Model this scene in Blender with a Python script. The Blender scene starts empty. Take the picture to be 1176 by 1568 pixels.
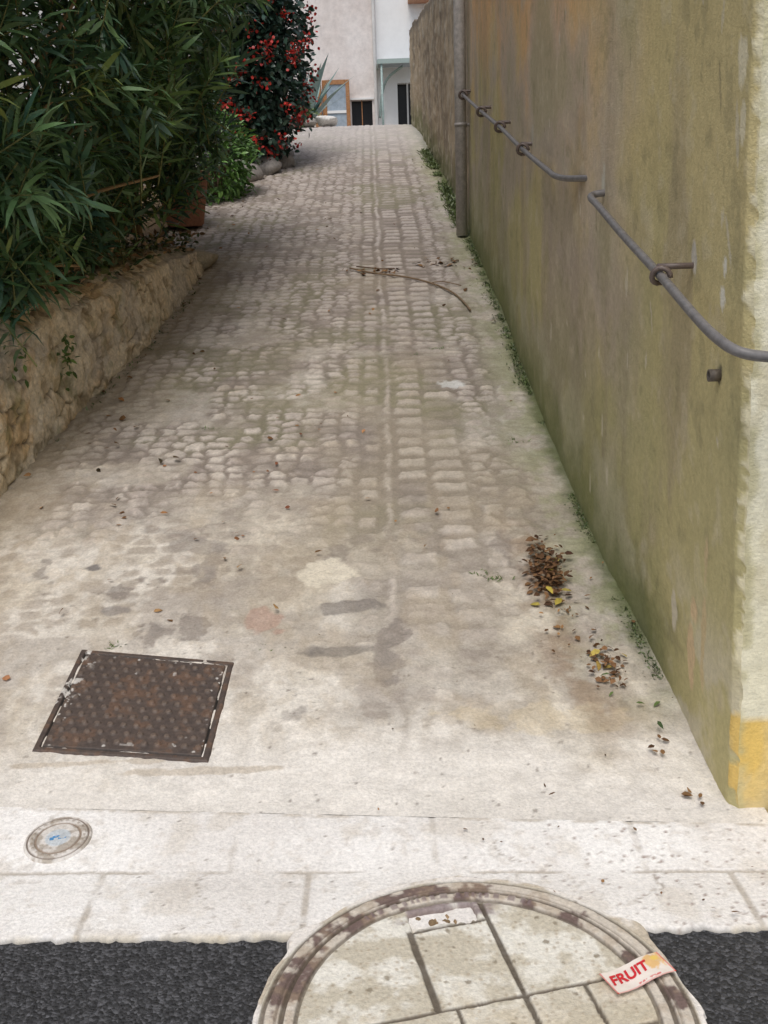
import bpy, math, random, bmesh
import numpy as np
from mathutils import Vector, Matrix
random.seed(4); rng=np.random.default_rng(7)
S=bpy.context.scene
# ---------------------------------------------------------------- noise helpers
TAB=np.random.default_rng(1).random((8,256,256))
def vnoise(x,y,s=0):
    ix=np.floor(x).astype(int); iy=np.floor(y).astype(int); fx=x-ix; fy=y-iy
    fx=fx*fx*(3-2*fx); fy=fy*fy*(3-2*fy); T=TAB[s%8]
    a=T[ix&255,iy&255]; b=T[(ix+1)&255,iy&255]; c=T[ix&255,(iy+1)&255]; d=T[(ix+1)&255,(iy+1)&255]
    return (a*(1-fx)+b*fx)*(1-fy)+(c*(1-fx)+d*fx)*fy
def fbm(x,y,s=0,o=4):
    r=0; a=.5; t=0
    for i in range(o):
        r=r+a*vnoise(x*2**i+17.3*i,y*2**i+9.1*i,s+i); t+=a; a*=.55
    return r/t
def worley(x,y,s=0,jit=.8):
    ix=np.floor(x).astype(int); iy=np.floor(y).astype(int)
    F1=np.full(x.shape,9.); F2=np.full(x.shape,9.); R=np.zeros(x.shape)
    for dx in (-1,0,1):
        for dy in (-1,0,1):
            cx=ix+dx; cy=iy+dy
            px=cx+.5+jit*(TAB[s%8][cx&255,cy&255]-.5); py=cy+.5+jit*(TAB[(s+1)%8][cx&255,cy&255]-.5)
            d=np.hypot(px-x,py-y); r=TAB[(s+2)%8][cx&255,cy&255]
            n=d<F1
            F2=np.where(n,F1,np.minimum(F2,d)); R=np.where(n,r,R); F1=np.where(n,d,F1)
    return F1,F2,R
def ss(a,b,x):
    t=np.clip((x-a)/(b-a),0,1); return t*t*(3-2*t)
def C(*c): return np.array(c,float)
def mix(a,b,m):
    m=np.asarray(m)[...,None]; return a*(1-m)+b*m
def blob(x,y,cx,cy,rx,ry,n=None,soft=.35):
    d=np.hypot((x-cx)/rx,(y-cy)/ry)
    if n is not None: d=d+(n-.5)*2.4
    return ss(1+soft/2,1-soft/2,d)
# ---------------------------------------------------------------- materials
def nd(nt,t,**k):
    n=nt.nodes.new(t)
    for a,b in k.items(): setattr(n,a,b)
    return n
def mat(name,col=None,attr=False,rough=.85,nscale=40,namt=.25,bscale=120,bstr=.4,bdist=.004,metal=0,spec=.3,trans=0,stretch=None,col2=None,speck=None,gain=1.0):
    m=bpy.data.materials.new(name); m.use_nodes=True; nt=m.node_tree; nt.nodes.clear()
    out=nd(nt,'ShaderNodeOutputMaterial'); p=nd(nt,'ShaderNodeBsdfPrincipled')
    p.inputs['Roughness'].default_value=rough; p.inputs['Metallic'].default_value=metal
    p.inputs['Specular IOR Level'].default_value=spec
    geo=nd(nt,'ShaderNodeNewGeometry'); vec=geo.outputs['Position']
    if stretch:
        mp=nd(nt,'ShaderNodeMapping'); mp.inputs['Scale'].default_value=stretch; nt.links.new(vec,mp.inputs['Vector']); vs=mp.outputs[0]
    else: vs=vec
    n=nd(nt,'ShaderNodeTexNoise'); n.inputs['Scale'].default_value=nscale; n.inputs['Detail'].default_value=5; n.inputs['Roughness'].default_value=.7
    nt.links.new(vs,n.inputs['Vector'])
    mr=nd(nt,'ShaderNodeMapRange'); mr.inputs['From Min'].default_value=.28; mr.inputs['From Max'].default_value=.72
    mr.inputs['To Min'].default_value=gain*(1-namt); mr.inputs['To Max'].default_value=gain*(1+namt*(.6 if gain>1 else 1)); nt.links.new(n.outputs['Fac'],mr.inputs['Value'])
    if attr:
        a=nd(nt,'ShaderNodeAttribute',attribute_name='Col'); base=a.outputs['Color']
    elif col2:
        n2=nd(nt,'ShaderNodeTexNoise'); n2.inputs['Scale'].default_value=nscale*.2; n2.inputs['Detail'].default_value=5; nt.links.new(vs,n2.inputs['Vector'])
        r=nd(nt,'ShaderNodeValToRGB'); r.color_ramp.elements[0].position=.35; r.color_ramp.elements[1].position=.65
        r.color_ramp.elements[0].color=(*col,1); r.color_ramp.elements[1].color=(*col2,1); nt.links.new(n2.outputs['Fac'],r.inputs[0]); base=r.outputs[0]
    else:
        a=nd(nt,'ShaderNodeRGB'); a.outputs[0].default_value=(*col,1); base=a.outputs[0]
    mul=nd(nt,'ShaderNodeVectorMath',operation='SCALE'); nt.links.new(base,mul.inputs[0]); nt.links.new(mr.outputs[0],mul.inputs['Scale'])
    fin=mul.outputs[0]; hb=None
    if speck:  # (scale, threshold, color, amount)
        v=nd(nt,'ShaderNodeTexVoronoi'); v.inputs['Scale'].default_value=speck[0]; nt.links.new(vec,v.inputs['Vector'])
        sep=nd(nt,'ShaderNodeSeparateColor'); nt.links.new(v.outputs['Color'],sep.inputs[0])
        gt=nd(nt,'ShaderNodeMapRange'); gt.inputs['From Min'].default_value=speck[1]; gt.inputs['From Max'].default_value=1; gt.inputs['To Max'].default_value=speck[3]; nt.links.new(sep.outputs[0],gt.inputs['Value'])
        mx=nd(nt,'ShaderNodeMix',data_type='RGBA'); nt.links.new(gt.outputs[0],mx.inputs[0]); nt.links.new(fin,mx.inputs[6]); mx.inputs[7].default_value=(*speck[2],1)
        fin=mx.outputs[2]; hb=v.outputs['Distance']
    nt.links.new(fin,p.inputs['Base Color'])
    if bstr>0:
        b=nd(nt,'ShaderNodeTexNoise'); b.inputs['Scale'].default_value=bscale; b.inputs['Detail'].default_value=4; b.inputs['Roughness'].default_value=.6; nt.links.new(vec,b.inputs['Vector'])
        bp=nd(nt,'ShaderNodeBump'); bp.inputs['Strength'].default_value=bstr; bp.inputs['Distance'].default_value=bdist
        h=b.outputs['Fac']
        if hb:
            sb=nd(nt,'ShaderNodeMath',operation='SUBTRACT'); nt.links.new(h,sb.inputs[0]); nt.links.new(hb,sb.inputs[1]); h=sb.outputs[0]
        nt.links.new(h,bp.inputs['Height']); nt.links.new(bp.outputs[0],p.inputs['Normal'])
    nt.links.new(p.outputs[0],out.inputs[0])
    return m
# ---------------------------------------------------------------- mesh helpers
def setcol(me,cols):
    ca=me.color_attributes.new('Col','FLOAT_COLOR','POINT')
    c=np.ones((len(me.vertices),4),np.float32); c[:,:3]=np.clip(cols.reshape(-1,3),.004,.86); ca.data.foreach_set('color',c.ravel())
def link(name,me,m=None,parent=None,smooth=True):
    o=bpy.data.objects.new(name,me); S.collection.objects.link(o)
    if m: me.materials.append(m)
    if smooth: me.polygons.foreach_set('use_smooth',[True]*len(me.polygons))
    if parent: o.parent=parent
    return o
def grid(name,P,cols=None,m=None,parent=None,wrap=False,flip=False):
    ny,nx=P.shape[:2]; me=bpy.data.meshes.new(name)
    idx=np.arange(ny*nx).reshape(ny,nx)
    if wrap: idx=np.concatenate([idx,idx[:,:1]],1)
    q=np.stack([idx[:-1,:-1],idx[:-1,1:],idx[1:,1:],idx[1:,:-1]],-1).reshape(-1,4)
    if flip: q=q[:,::-1]
    me.vertices.add(ny*nx); me.vertices.foreach_set('co',P.astype(np.float32).ravel())
    me.loops.add(q.size); me.loops.foreach_set('vertex_index',q.astype(np.int32).ravel())
    me.polygons.add(len(q)); me.polygons.foreach_set('loop_start',np.arange(0,q.size,4,dtype=np.int32)); 
    me.update(calc_edges=True); me.validate()
    if cols is not None: setcol(me,cols)
    return link(name,me,m,parent)
def box(name,x0,x1,y0,y1,z0,z1,m,parent=None,bev=0.0):
    me=bpy.data.meshes.new(name)
    v=[(x,y,z) for z in (z0,z1) for y in (y0,y1) for x in (x0,x1)]
    me.from_pydata(v,[],[(0,2,3,1),(4,5,7,6),(0,1,5,4),(2,6,7,3),(0,4,6,2),(1,3,7,5)])
    o=link(name,me,m,parent,False)
    if bev>0:
        b=o.modifiers.new('b','BEVEL'); b.width=bev; b.segments=2
    return o
def empty(name):
    e=bpy.data.objects.new(name,None); S.collection.objects.link(e); return e
class Acc:
    def __init__(s): s.v=[]; s.f=[]; s.c=[]; s.n=0
    def add(s,v,f,c):
        v=np.asarray(v,float).reshape(-1,3); s.v.append(v); c=np.asarray(c,float)
        s.c.append(np.broadcast_to(c,(len(v),3)) if c.ndim==1 else c)
        for a in f: s.f.append([int(i)+s.n for i in a])
        s.n+=len(v)
    def tube(s,pts,rad,col,k=6,cap=True):
        pts=np.asarray(pts,float); n=len(pts); rad=np.broadcast_to(rad,(n,)); T=np.gradient(pts,axis=0); V=[]
        ref=np.array([0,0,1.]) if abs(T[0][2])<.9*np.linalg.norm(T[0]) else np.array([1.,0,0])
        for i in range(n):
            t=T[i]/np.linalg.norm(T[i]); a=np.cross(t,ref); a/=np.linalg.norm(a)+1e-9; b=np.cross(t,a)
            for j in range(k):
                th=2*math.pi*j/k; V.append(pts[i]+rad[i]*(a*math.cos(th)+b*math.sin(th)))
        F=[(i*k+j,i*k+(j+1)%k,(i+1)*k+(j+1)%k,(i+1)*k+j) for i in range(n-1) for j in range(k)]
        if cap: F+=[tuple(range(k))[::-1],tuple((n-1)*k+j for j in range(k))]
        s.add(V,F,col)
    def leaves(s,B,D,L,W,col,curl=.25,rnd=.5):
        n=len(B); D=D/np.linalg.norm(D,axis=1,keepdims=True); R=rng.normal(size=(n,3))*rnd+np.array([0,0,1.])
        Sd=np.cross(D,R); Sd/=np.linalg.norm(Sd,axis=1,keepdims=True)+1e-9; N=np.cross(Sd,D); N*=np.sign(N[:,2:3]+1e-6)
        L=np.broadcast_to(L,(n,))[:,None]; W=np.broadcast_to(W,(n,))[:,None]
        q=curl*L
        P=[B, B+D*L*.33+Sd*W*.5-N*q*.06, B+D*L*.33-Sd*W*.5-N*q*.06, B+D*L*.7+Sd*W*.38-N*q*.4, B+D*L*.7-Sd*W*.38-N*q*.4, B+D*L-N*q]
        V=np.stack(P,1).reshape(-1,3); base=s.n
        s.v.append(V); s.c.append(np.repeat(col,6,0)); s.n+=6*n
        I=np.arange(n)*6+base
        s.f+=np.stack([I,I+2,I+1],1).tolist()+np.stack([I+1,I+2,I+4,I+3],1).tolist()+np.stack([I+3,I+4,I+5],1).tolist()
    def obj(s,name,m,parent=None,smooth=True):
        me=bpy.data.meshes.new(name); me.from_pydata(np.concatenate(s.v).tolist(),[],s.f); setcol(me,np.concatenate(s.c)); return link(name,me,m,parent,smooth)
# ---------------------------------------------------------------- terrain
def g(x,y):
    x=np.asarray(x,float); y=np.asarray(y,float)
    d=y-2.43; d=.5*(d+np.sqrt(d*d+.02)); b=14.6; d=.5*(d+b-np.sqrt((d-b)**2+.3))
    return .2126*d-.012*np.exp(-((y-(2.17-.05*x))/.09)**2)
yb=lambda x:2.385-.09*x
YR=[-5,2.37,3,3.7,5,6.7,9.2,11.2,15.8,17.2]; XRv=[.905,.905,.89,.852,.835,.85,.84,.83,.70,.63]
XR=lambda y:np.interp(y,YR,XRv)
YL=[2.5,3.5,4.475,5.3,6.26,7.13,8.65]; XLv=[-1.86,-1.8,-1.727,-1.645,-1.493,-1.42,-1.33]
XL=lambda y:np.interp(y,YL,XLv)

M_att=mat('worn_concrete',attr=True,rough=.9,nscale=95,namt=.24,bscale=130,bstr=.7,bdist=.005,spec=.2,gain=1.10)
M_wall=mat('stained_plaster',attr=True,rough=.92,nscale=45,namt=.14,bscale=120,bstr=.7,bdist=.005,spec=.15)
M_stone=mat('rubble_stone',attr=True,rough=.95,nscale=45,namt=.3,bscale=70,bstr=.7,bdist=.008,spec=.15)
M_iron=mat('rusty_iron',attr=True,rough=.6,nscale=80,namt=.35,bscale=200,bstr=.5,bdist=.002,spec=.4)
M_leaf=mat('leaf',attr=True,rough=.42,nscale=8,namt=.25,bstr=0,spec=.5)
M_dead=mat('dead_leaf',attr=True,rough=.8,nscale=60,namt=.3,bstr=0,spec=.2)
M_asph=mat('asphalt',(.040,.040,.042),rough=.75,nscale=90,namt=.5,bscale=160,bstr=1.0,bdist=.010,spec=.45,speck=(125,.45,(.17,.17,.18),.7))

gy=np.array([-300,-60,-10,1,2,2.3,2.43,2.6,3,5,8,12,15,16.2,16.8,17,17.5,18.5,25,60,300.]); gx=np.array([-300,-60,-8,-3,0,1,5,60,300.])
X,Y=np.meshgrid(gx,gy); grid('ground',np.stack([X,Y,g(0,Y)-.05],-1),m=mat('earth',(.22,.19,.15),col2=(.3,.27,.22),nscale=4))
me=bpy.data.meshes.new('street'); me.from_pydata([(-30,-12,-.008),(30,-12,-.008),(30,2.05,-.008),(-30,2.05,-.008)],[],[(0,1,2,3)]); link('street_asphalt',me,M_asph)

# gutter
xs=np.arange(-4,4,.008); ts=np.linspace(0,1,88)
X,T=np.meshgrid(xs,ts)
front=1.92-.026*X+.02*(fbm(X*7,X*0,3)-.5)+.022*(fbm(X*45,X*0,2)-.5); Yg=front+(yb(X)-front)*T
def gutcol(x,y):
    n=fbm(x*2.2,y*2.2,1); n2=fbm(x*14,y*14,2); n4=fbm(x*40,y*40,6,3); n7=fbm(x*9+3,y*9+7,7,6)
    c=mix(C(.76,.725,.68),C(.85,.825,.785),ss(.3,.6,n))
    c=mix(c,C(.62,.56,.475),ss(.54,.70,n7)*.45); c=mix(c,C(.52,.46,.39),ss(.62,.78,n4)*.35)
    mid=2.17-.05*x; row=(y>mid); ph=np.where(row,.10,-.22)
    dj=np.abs(((x-ph)/.52+.5)%1-.5)*.52; dm=np.abs(y-mid+.006*(n2-.5))
    w=.001+.005*fbm(x*20,y*20,4)
    j=np.maximum(ss(w+.003,w,dj+.006*(n2-.5))*(np.where(row,.45,.75)),ss(w+.003,w,dm)*.75)
    j=j*ss(.34,.50,fbm(x*6,y*6,5))
    c=mix(c,C(.42,.37,.305),j)
    cr=ss(.003,.001,np.abs(x-.62-.5*(y-2.1)-.10*(n2-.5)))*(y>1.95)+ss(.003,.001,np.abs(x-.30+.7*(y-2.2)-.14*(n2-.5)))*(y>mid)+ss(.003,.001,np.abs(x+.5+.3*(y-2.2)-.2*(n2-.5)))*(y<mid)
    c=mix(c,C(.36,.31,.26),np.clip(cr,0,1)*.7)
    F1,F2,R=worley(x/.019,y/.019,3,1.); pit=(R>.80)*ss(.30,.12,F1+.3*(n4-.5))*ss(.15,.7,x+.5*(n-.2))
    c=mix(c,C(.26,.185,.15),pit*.8)
    F1,F2,R=worley(x/.05+3,y/.05,5,1.); c=mix(c,C(.2,.16,.13),(R>.86)*ss(.10,.03,F1)*.8)
    c=mix(c,C(.5,.44,.36),ss(.016,.004,yb(x)-y)*ss(.4,.55,n2)*.7)
    lip=ss(.035,.0,y-1.92+.026*x+.02*(n2-.5)); c=mix(c,C(.60,.51,.34),lip*ss(.35,.6,n2)*.7)
    return c,j,pit,cr
c,j,pit,cr=gutcol(X,Yg)
Z=g(X,Yg)-.004*j-.002*pit-.002*cr+.004*(fbm(X*12,Yg*12,3)-.5)
edge=ss(.0,.02,Yg-front); Z=Z-.012*(1-edge)
c=mix(C(.2,.19,.17),c,edge)
grid('concrete_gutter',np.stack([X,Yg,Z],-1),c,M_att)

# alley paving
ys=[2.385]
while ys[-1]<19: ys.append(ys[-1]+.006+.0014*max(0,ys[-1]-3.2))
ys=np.array(ys); xs=np.arange(-2.5,1.0,.007)
X,Yj=np.meshgrid(xs,ys); Y=Yj+(yb(X)-2.385)*np.exp(-(Yj-2.385)/.5)
n1=fbm(X*1.1,Y*1.1,0); n2=fbm(X*5,Y*5,1); n3=fbm(X*20,Y*20,2,3); nS=fbm(X*2.6+4,Y*2.6,5,5); n5=fbm(X*52,Y*52,4,2); n7=fbm(X*11+3,Y*11+7,7,5); n8=fbm(X*28+3,Y*28,0,4)
wa=fbm(X*2.5,Y*2.5,3)-.5; wb=fbm(X*2.5+9,Y*2.5,4)-.5
xw=X+.07*wa+.04*(n3-.5)+.014*(n5-.5); yw=Y+.08*wb+.06*np.sin(X*1.6)+.04*(n3-.5)+.014*(n5-.5)
F1,F2,R=worley(xw/.104,yw/.084,1,.5)
st0=ss(.04,.46,F2-F1+.45*(n8-.5)+.2*(n5-.5)); st=st0*(.30+.70*ss(.34,.58,fbm(X*8,Y*8,7)))
edges=[-.11,.0,.065,.23,.40]
xl=X+.05*wa+.02*(n3-.5); exd=np.min([np.abs(xl-e) for e in edges],axis=0)
colid=sum([(xl>e).astype(int) for e in edges])
per=.122; yl=Y+.03*wb+.025*(n2-.5)+colid*.03; 
eyd=per/2-np.abs(((yl/per)%1)-.5)*per
eyd=np.where(colid==2,.06+.08*(n2-.5),eyd)
cellr=TAB[3][(np.floor(yl/per).astype(int))&255,(colid*7)&255]
blkL=ss(.006,.030,exd+.022*(n3-.5)+.014*(n8-.5))*ss(.012,.040,eyd+.022*(n3-.5)+.018*(n8-.5))
stL=blkL*(.35+.65*ss(.15,.5,cellr+.5*(n2-.5)))
lane=ss(-.16,-.08,xl+.05*(n3-.5))*ss(.46,.38,xl+.05*(n3-.5))*(.55+.4*ss(.35,.6,fbm(X*1.5,Y*.8,6)+.25*ss(6,3.5,Y)))
st=st*(1-lane)+stL*lane; R=R*(1-lane)+cellr*lane
smooth=ss(4.25,3.35,Y+(nS-.5)*1.9-.25*np.clip(-X,0,2)); smooth=np.maximum(smooth,ss(.54,.68,nS)*ss(12,5,Y)*.55)
laneS=ss(3.25,2.6,Y+(nS-.5)*.9); smoothL=np.maximum(smooth*.60,laneS); smooth=smooth*(1-lane)+smoothL*lane
rightS=ss(.30,.10,XR(Y)-X+(n2-.5)*.25)*.8; smooth=np.maximum(smooth,rightS)
smooth=np.maximum(smooth,ss(2.8,2.5,Y+(n2-.5)*.25))
hgt=st*(.010)*(1-.85*smooth)+.012*(n2-.5)+.007*(n3-.5)+.004*(n5-.5)+.02*(n1-.5)
hgt=hgt*ss(2.3,2.55,Y+.09*X)
topc=mix(C(.42,.365,.325),C(.58,.525,.46),R); topc=mix(topc,C(.52,.43,.30),ss(.5,.8,n2)*.4); topc=topc*(.80+.40*n5)[...,None]
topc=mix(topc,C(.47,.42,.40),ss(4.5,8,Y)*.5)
jc=mix(C(.20,.17,.145),C(.30,.255,.215),n2)
cob=mix(jc,topc,st)
smc=mix(C(.64,.585,.49),C(.47,.42,.345),ss(.35,.6,n7)); smc=mix(smc,C(.74,.695,.62),ss(.48,.66,n1+.4*(n7-.5))*.85); smc=smc*(.86+.28*n5)[...,None]
smc=mix(smc,C(.55,.48,.38),ss(.56,.66,n8)*.4)
smc=mix(smc,C(.30,.26,.215),blkL*lane*ss(.30,.54,n7+.35*(cellr-.5))*ss(2.45,2.8,Y)*.85)
smc=mix(smc,C(.37,.32,.265),st0*(1-lane)*ss(.47,.60,fbm(X*4,Y*4,3,5)+.15*(R-.5))*ss(2.6,3.1,Y)*.75)
c=mix(cob,smc,np.clip(smooth*.88,0,1))
c=mix(c,C(.37,.325,.28),ss(.56,.63,fbm(X*3.1+30,Y*3.1+5,6,6))*ss(4.6,3.6,Y)*.5)
c=mix(c,C(.21,.18,.16),ss(.65,.69,fbm(X*6+3,Y*6+50,4,6))*ss(4.6,3.6,Y)*ss(2.6,2.9,Y)*.6)
c=mix(c,C(.42,.35,.26),ss(.5,.68,fbm(X*9+13,Y*5+2,1,5))*ss(2.5,2.8,Y)*ss(5,4,Y)*.4)
c=mix(c,C(.75,.71,.65),ss(2.95,2.45,Y+(n2-.5)*.6+.4*(n7-.5))*.8)
c=mix(c,C(.36,.31,.225),ss(.45,.66,fbm(X*1.6+7,Y*.9,3))*ss(2.9,4.5,Y)*ss(10,7,Y)*.45)
nn=fbm(X*11,Y*11,7,5)
for (cx,cy,rx,ry,cc,a) in [(-.25,3.68,.11,.10,(.70,.64,.52),.8),(-.46,3.36,.06,.06,(.42,.26,.20),.55),(-.38,3.28,.03,.03,(.42,.25,.19),.5),(.396,5.59,.06,.07,(.68,.68,.66),.85),
    (-.14,3.42,.10,.035,(.17,.15,.135),.65),(-.18,3.16,.08,.03,(.16,.145,.13),.55),(-.8,3.9,.14,.05,(.3,.27,.24),.5),(.45,2.78,.2,.07,(.62,.50,.30),.3),(-1.15,3.75,.04,.03,(.15,.14,.14),.8),
    (-1.0,3.45,.05,.025,(.22,.2,.19),.6),(-.55,2.60,.22,.012,(.42,.34,.24),.5),(-.9,2.65,.2,.010,(.42,.34,.24),.5)]:
    c=mix(c,C(*cc),blob(X,Y,cx,cy,rx,ry,nn)*a)
F1,F2,Rp=worley(X/.045,Y/.045,5,1.); c=mix(c,C(.20,.165,.135),(Rp>.82)*ss(.14,.05,F1+.2*(n5-.5))*ss(4,3,Y)*.7)
dx=X-np.interp(Y,[2.4,2.9,3.3,3.7,4.2],[.75,.63,.58,.57,.55]); dm=np.exp(-((dx+.08*(n2-.5))/.075)**2)*ss(2.5,2.9,Y)*ss(4.3,3.7,Y)
c=mix(c,C(.27,.18,.115),dm*ss(.36,.60,n7)*.6)
dr=XR(Y)-X; mo=ss(.36,.02,dr)*ss(.36,.58,fbm(X*7,Y*5,2,5)+.15*(n5-.5))*ss(2.6,3.2,Y); c=mix(c,C(.25,.27,.13),mo*.65)
mo2=ss(.10,.0,dr+.05*(n3-.5))*ss(2.8,3.3,Y); c=mix(c,C(.11,.13,.05),mo2*.85)
mj=(1-st)*ss(.5,.7,fbm(X*2+40,Y*2,1))*ss(3.6,4.6,Y)*(1-smooth); c=mix(c,C(.23,.24,.11),mj*.35)
dl=X-XL(Y); c=mix(c,C(.31,.25,.16),ss(.5,.0,dl+(n2-.5)*.3)*ss(3.4,4.2,Y)*ss(9.2,8.4,Y)*.6)
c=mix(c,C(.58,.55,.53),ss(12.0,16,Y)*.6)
c=c*(.89+.22*n3)[...,None]
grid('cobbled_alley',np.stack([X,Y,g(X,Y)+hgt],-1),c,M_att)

# ---------------------------------------------------------------- right house
H=empty('plastered_house'); TOP=6.6
def wallx(y,z): return XR(y)-np.interp(y,[2.37,3.2,9.2],[.034,.015,.0])*np.clip(z,0,7)
ys=np.concatenate([np.arange(2.37,3.6,.010),np.arange(3.6,9.205,.022)]); ys[-1]=9.2; zs=np.concatenate([np.arange(-.1,2.2,.012),np.arange(2.2,3.6,.022),np.arange(3.6,TOP,.1),[TOP]])
Yw,Zw=np.meshgrid(ys,zs)
gz=g(.85,Yw); hz=Zw-gz
a=fbm(Yw*.9,Zw*.6,1); b=fbm(Yw*2.2,Zw*1.6,2); d=fbm(Yw*13,Zw*11,3,5); stv=fbm(Yw*4,Zw*.8,4,5); e4=fbm(Yw*1.4+5,Zw*1.4,6,6)
col=mix(C(.60,.49,.23),C(.69,.58,.31),a)
col=mix(col,C(.49,.445,.23),ss(2.2,.5,hz+(a-.5)*2)*.75)
col=mix(col,C(.80,.49,.24),ss(3.0,5.0,Yw)*ss(1.0,2.0,hz+(b-.5))*.95)
col=mix(col,C(.54,.45,.38),ss(3.1,3.8,Yw)*ss(.35,.58,e4)*ss(2.6,1.5,hz)*.8)
col=mix(col,C(.38,.305,.22),ss(.50,.66,stv+.15*(d-.5))*ss(3.0,1.0,hz)*.5)
col=mix(col,C(.43,.35,.285),blob(Yw,Zw,4.6,1.25,.7,.5,b,.9)*.7)
col=mix(col,C(.42,.385,.20),ss(.50,.68,e4)*.5)
col=mix(col,C(.70,.62,.44),ss(.60,.72,d)*.28); col=mix(col,C(.30,.26,.15),ss(.36,.27,d)*.35)
col=mix(col,C(.64,.58,.44),ss(.55,.25,hz)*ss(.46,.60,fbm(Yw*4,Zw*5,1,5))*.75)
col=mix(col,C(.13,.15,.055),ss(.36,.0,hz+(b-.5)*.30+.2*(d-.5))*.85*ss(2.7,3.2,Yw))
col=mix(col,C(.26,.27,.12),ss(.9,.3,hz+(b-.5)*.8+.25*(d-.5))*.45*ss(2.9,3.4,Yw))
for k in range(46):
    cy=rng.uniform(2.45,6.5); cz=rng.uniform(.2,2.2)+.2*(cy-2.4); rz=rng.uniform(.01,.06)
    col=mix(col,C(.70,.64,.5) if rng.random()<.65 else C(.26,.22,.14),blob(Yw+.2*(Zw-cz)*rng.normal(),Zw,cy,cz,rng.uniform(.004,.010),rz,d,.5)*.6)
for (cy,cz,r1,r2,cc) in [(2.54,1.338,.018,.03,(.8,.76,.64)),(2.53,1.42,.01,.02,(.8,.76,.64)),(2.55,1.15,.02,.03,(.1,.09,.07)),(3.78,1.68,.02,.05,(.6,.57,.47)),(2.79,1.44,.02,.03,(.65,.6,.5)),
    (2.45,1.86,.03,.06,(.8,.72,.5)),(2.43,1.75,.015,.04,(.8,.72,.5)),(3.05,1.9,.012,.03,(.6,.5,.3)),(2.72,.32,.03,.12,(.66,.50,.30)),(2.62,.42,.02,.16,(.6,.48,.28)),(2.9,.38,.02,.05,(.64,.58,.44)),(5.43,1.95,.03,.05,(.55,.5,.4))]:
    col=mix(col,C(*cc),blob(Yw,Zw,cy,cz,r1,r2,d,.3))
ed=2.37+.004+.05*(fbm(Zw*5,Zw*0,5)-.5)+.07*(fbm(Zw*26,Zw*0,6,5)-.5)
em=ss(.004,-.004,Yw-ed); col=mix(col,C(.80,.73,.50),em*ss(.27,.30,Zw)); col=mix(col,C(.72,.50,.16),em*ss(.30,.27,Zw))
bx=.016*(a-.5)+.014*(b-.5)+.0045*(d-.5)+.004*em
rc=.02*ss(2.395,2.37,Yw)+.006*(fbm(Zw*16,Zw*0,2,5)-.5)*ss(2.41,2.37,Yw)
Psw=np.stack([wallx(Yw,Zw)-bx+rc,Yw,Zw],-1)
grid('side_wall',Psw,col,M_wall,H)
xs2=np.concatenate([np.arange(0,.6,.010),np.arange(.6,7,.25)]); Xf,Zf=np.meshgrid(xs2,zs)
fc=mix(C(.84,.77,.54),C(.86,.82,.64),fbm(Xf*4,Zf*2,2)); yl_=.27+.03*(fbm(Xf*12,Zf*0,3)-.5)
fc=mix(C(.80,.55,.16),fc,ss(yl_-.01,yl_+.01,Zf)); fc=mix(fc,C(.62,.54,.34),ss(.56,.66,fbm(Xf*16,Zf*9,4,5))*.4); fc=mix(fc,C(.45,.36,.2),ss(.06,.0,Zf)*.5)
fc=mix(fc,C(.76,.60,.30),ss(.5,.27,Zf)*ss(.45,.65,fbm(Xf*9,Zf*5,1))*.5)
fc=mix(fc,C(.50,.45,.24),ss(.030,.004,Xf+.05*(fbm(Xf*20,Zf*14,5,5)-.5))*ss(.45,.55,fbm(Xf*0,Zf*9,2,4))*.7)
bf=.006*(fbm(Xf*6,Zf*6,1)-.5)+.002*(fbm(Xf*30,Zf*30,1)-.5)
grid('street_facade',np.stack([Psw[:,:1,0]+Xf,2.37+bf*ss(0,.03,Xf),Zf],-1),fc,M_wall,H)
M_pl=mat('pale_plaster',(.6,.56,.47),col2=(.52,.48,.4),nscale=6,namt=.1)
M_tile=mat('roof_tile',(.42,.2,.12),col2=(.5,.28,.17),nscale=12)
box('rear_walls',.95,7.4,9.05,9.2,0,TOP,M_pl,H); box('end_wall',7.4,7.55,2.4,9.2,0,TOP,M_pl,H)
me=bpy.data.meshes.new('roof'); me.from_pydata([(.45,2.1,TOP),(7.8,2.1,TOP),(7.8,9.3,TOP),(.45,9.3,TOP),(4,5.7,TOP+1.3)],[],[(0,1,4),(1,2,4),(2,3,4),(3,0,4),(3,2,1,0)]); link('roof',me,M_tile,H,False)

# continuing garden wall
ys=np.arange(9.2,17.01,.04); tt=np.linspace(0,1,90); Yw,T=np.meshgrid(ys,tt)
topz=np.interp(Yw,[9.2,13.4,17],[4.0,4.16,4.42])+.07*(fbm(Yw*2.5,Yw*0,2)-.5); base=g(.8,Yw)-.1
Zw=base+(topz-base)*T; hz=Zw-g(.8,Yw)
a=fbm(Yw*1.2,Zw*.9,3); b=fbm(Yw*4,Zw*2,2); d=fbm(Yw*10,Zw*10,5,5)
col=mix(C(.38,.30,.21),C(.52,.42,.29),a); col=mix(col,C(.24,.20,.15),ss(.48,.62,b+.3*(d-.5))*.65); col=mix(col,C(.13,.15,.06),ss(.5,.05,hz+(b-.5)*.5)*.75)
col=mix(col,C(.60,.54,.43),ss(.56,.68,d)*.5); col=mix(col,C(.16,.14,.12),ss(.92,.97,T)*.6)
P=np.stack([XR(Yw)-.05*(a-.5)-.04*(d-.5)+.01,Yw,Zw],-1)
back=P[-1:].copy(); back[...,0]+=.3; back2=back.copy(); back2[...,2]-=3
Pf=np.concatenate([P,back,back2],0); cf=np.concatenate([col,col[-1:],col[-1:]],0)
GW=empty('garden_wall'); grid('weathered_face',Pf,cf,M_wall,GW)
box('wall_end',.66,.93,16.98,17.02,2.9,4.38,M_pl,GW)

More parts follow.
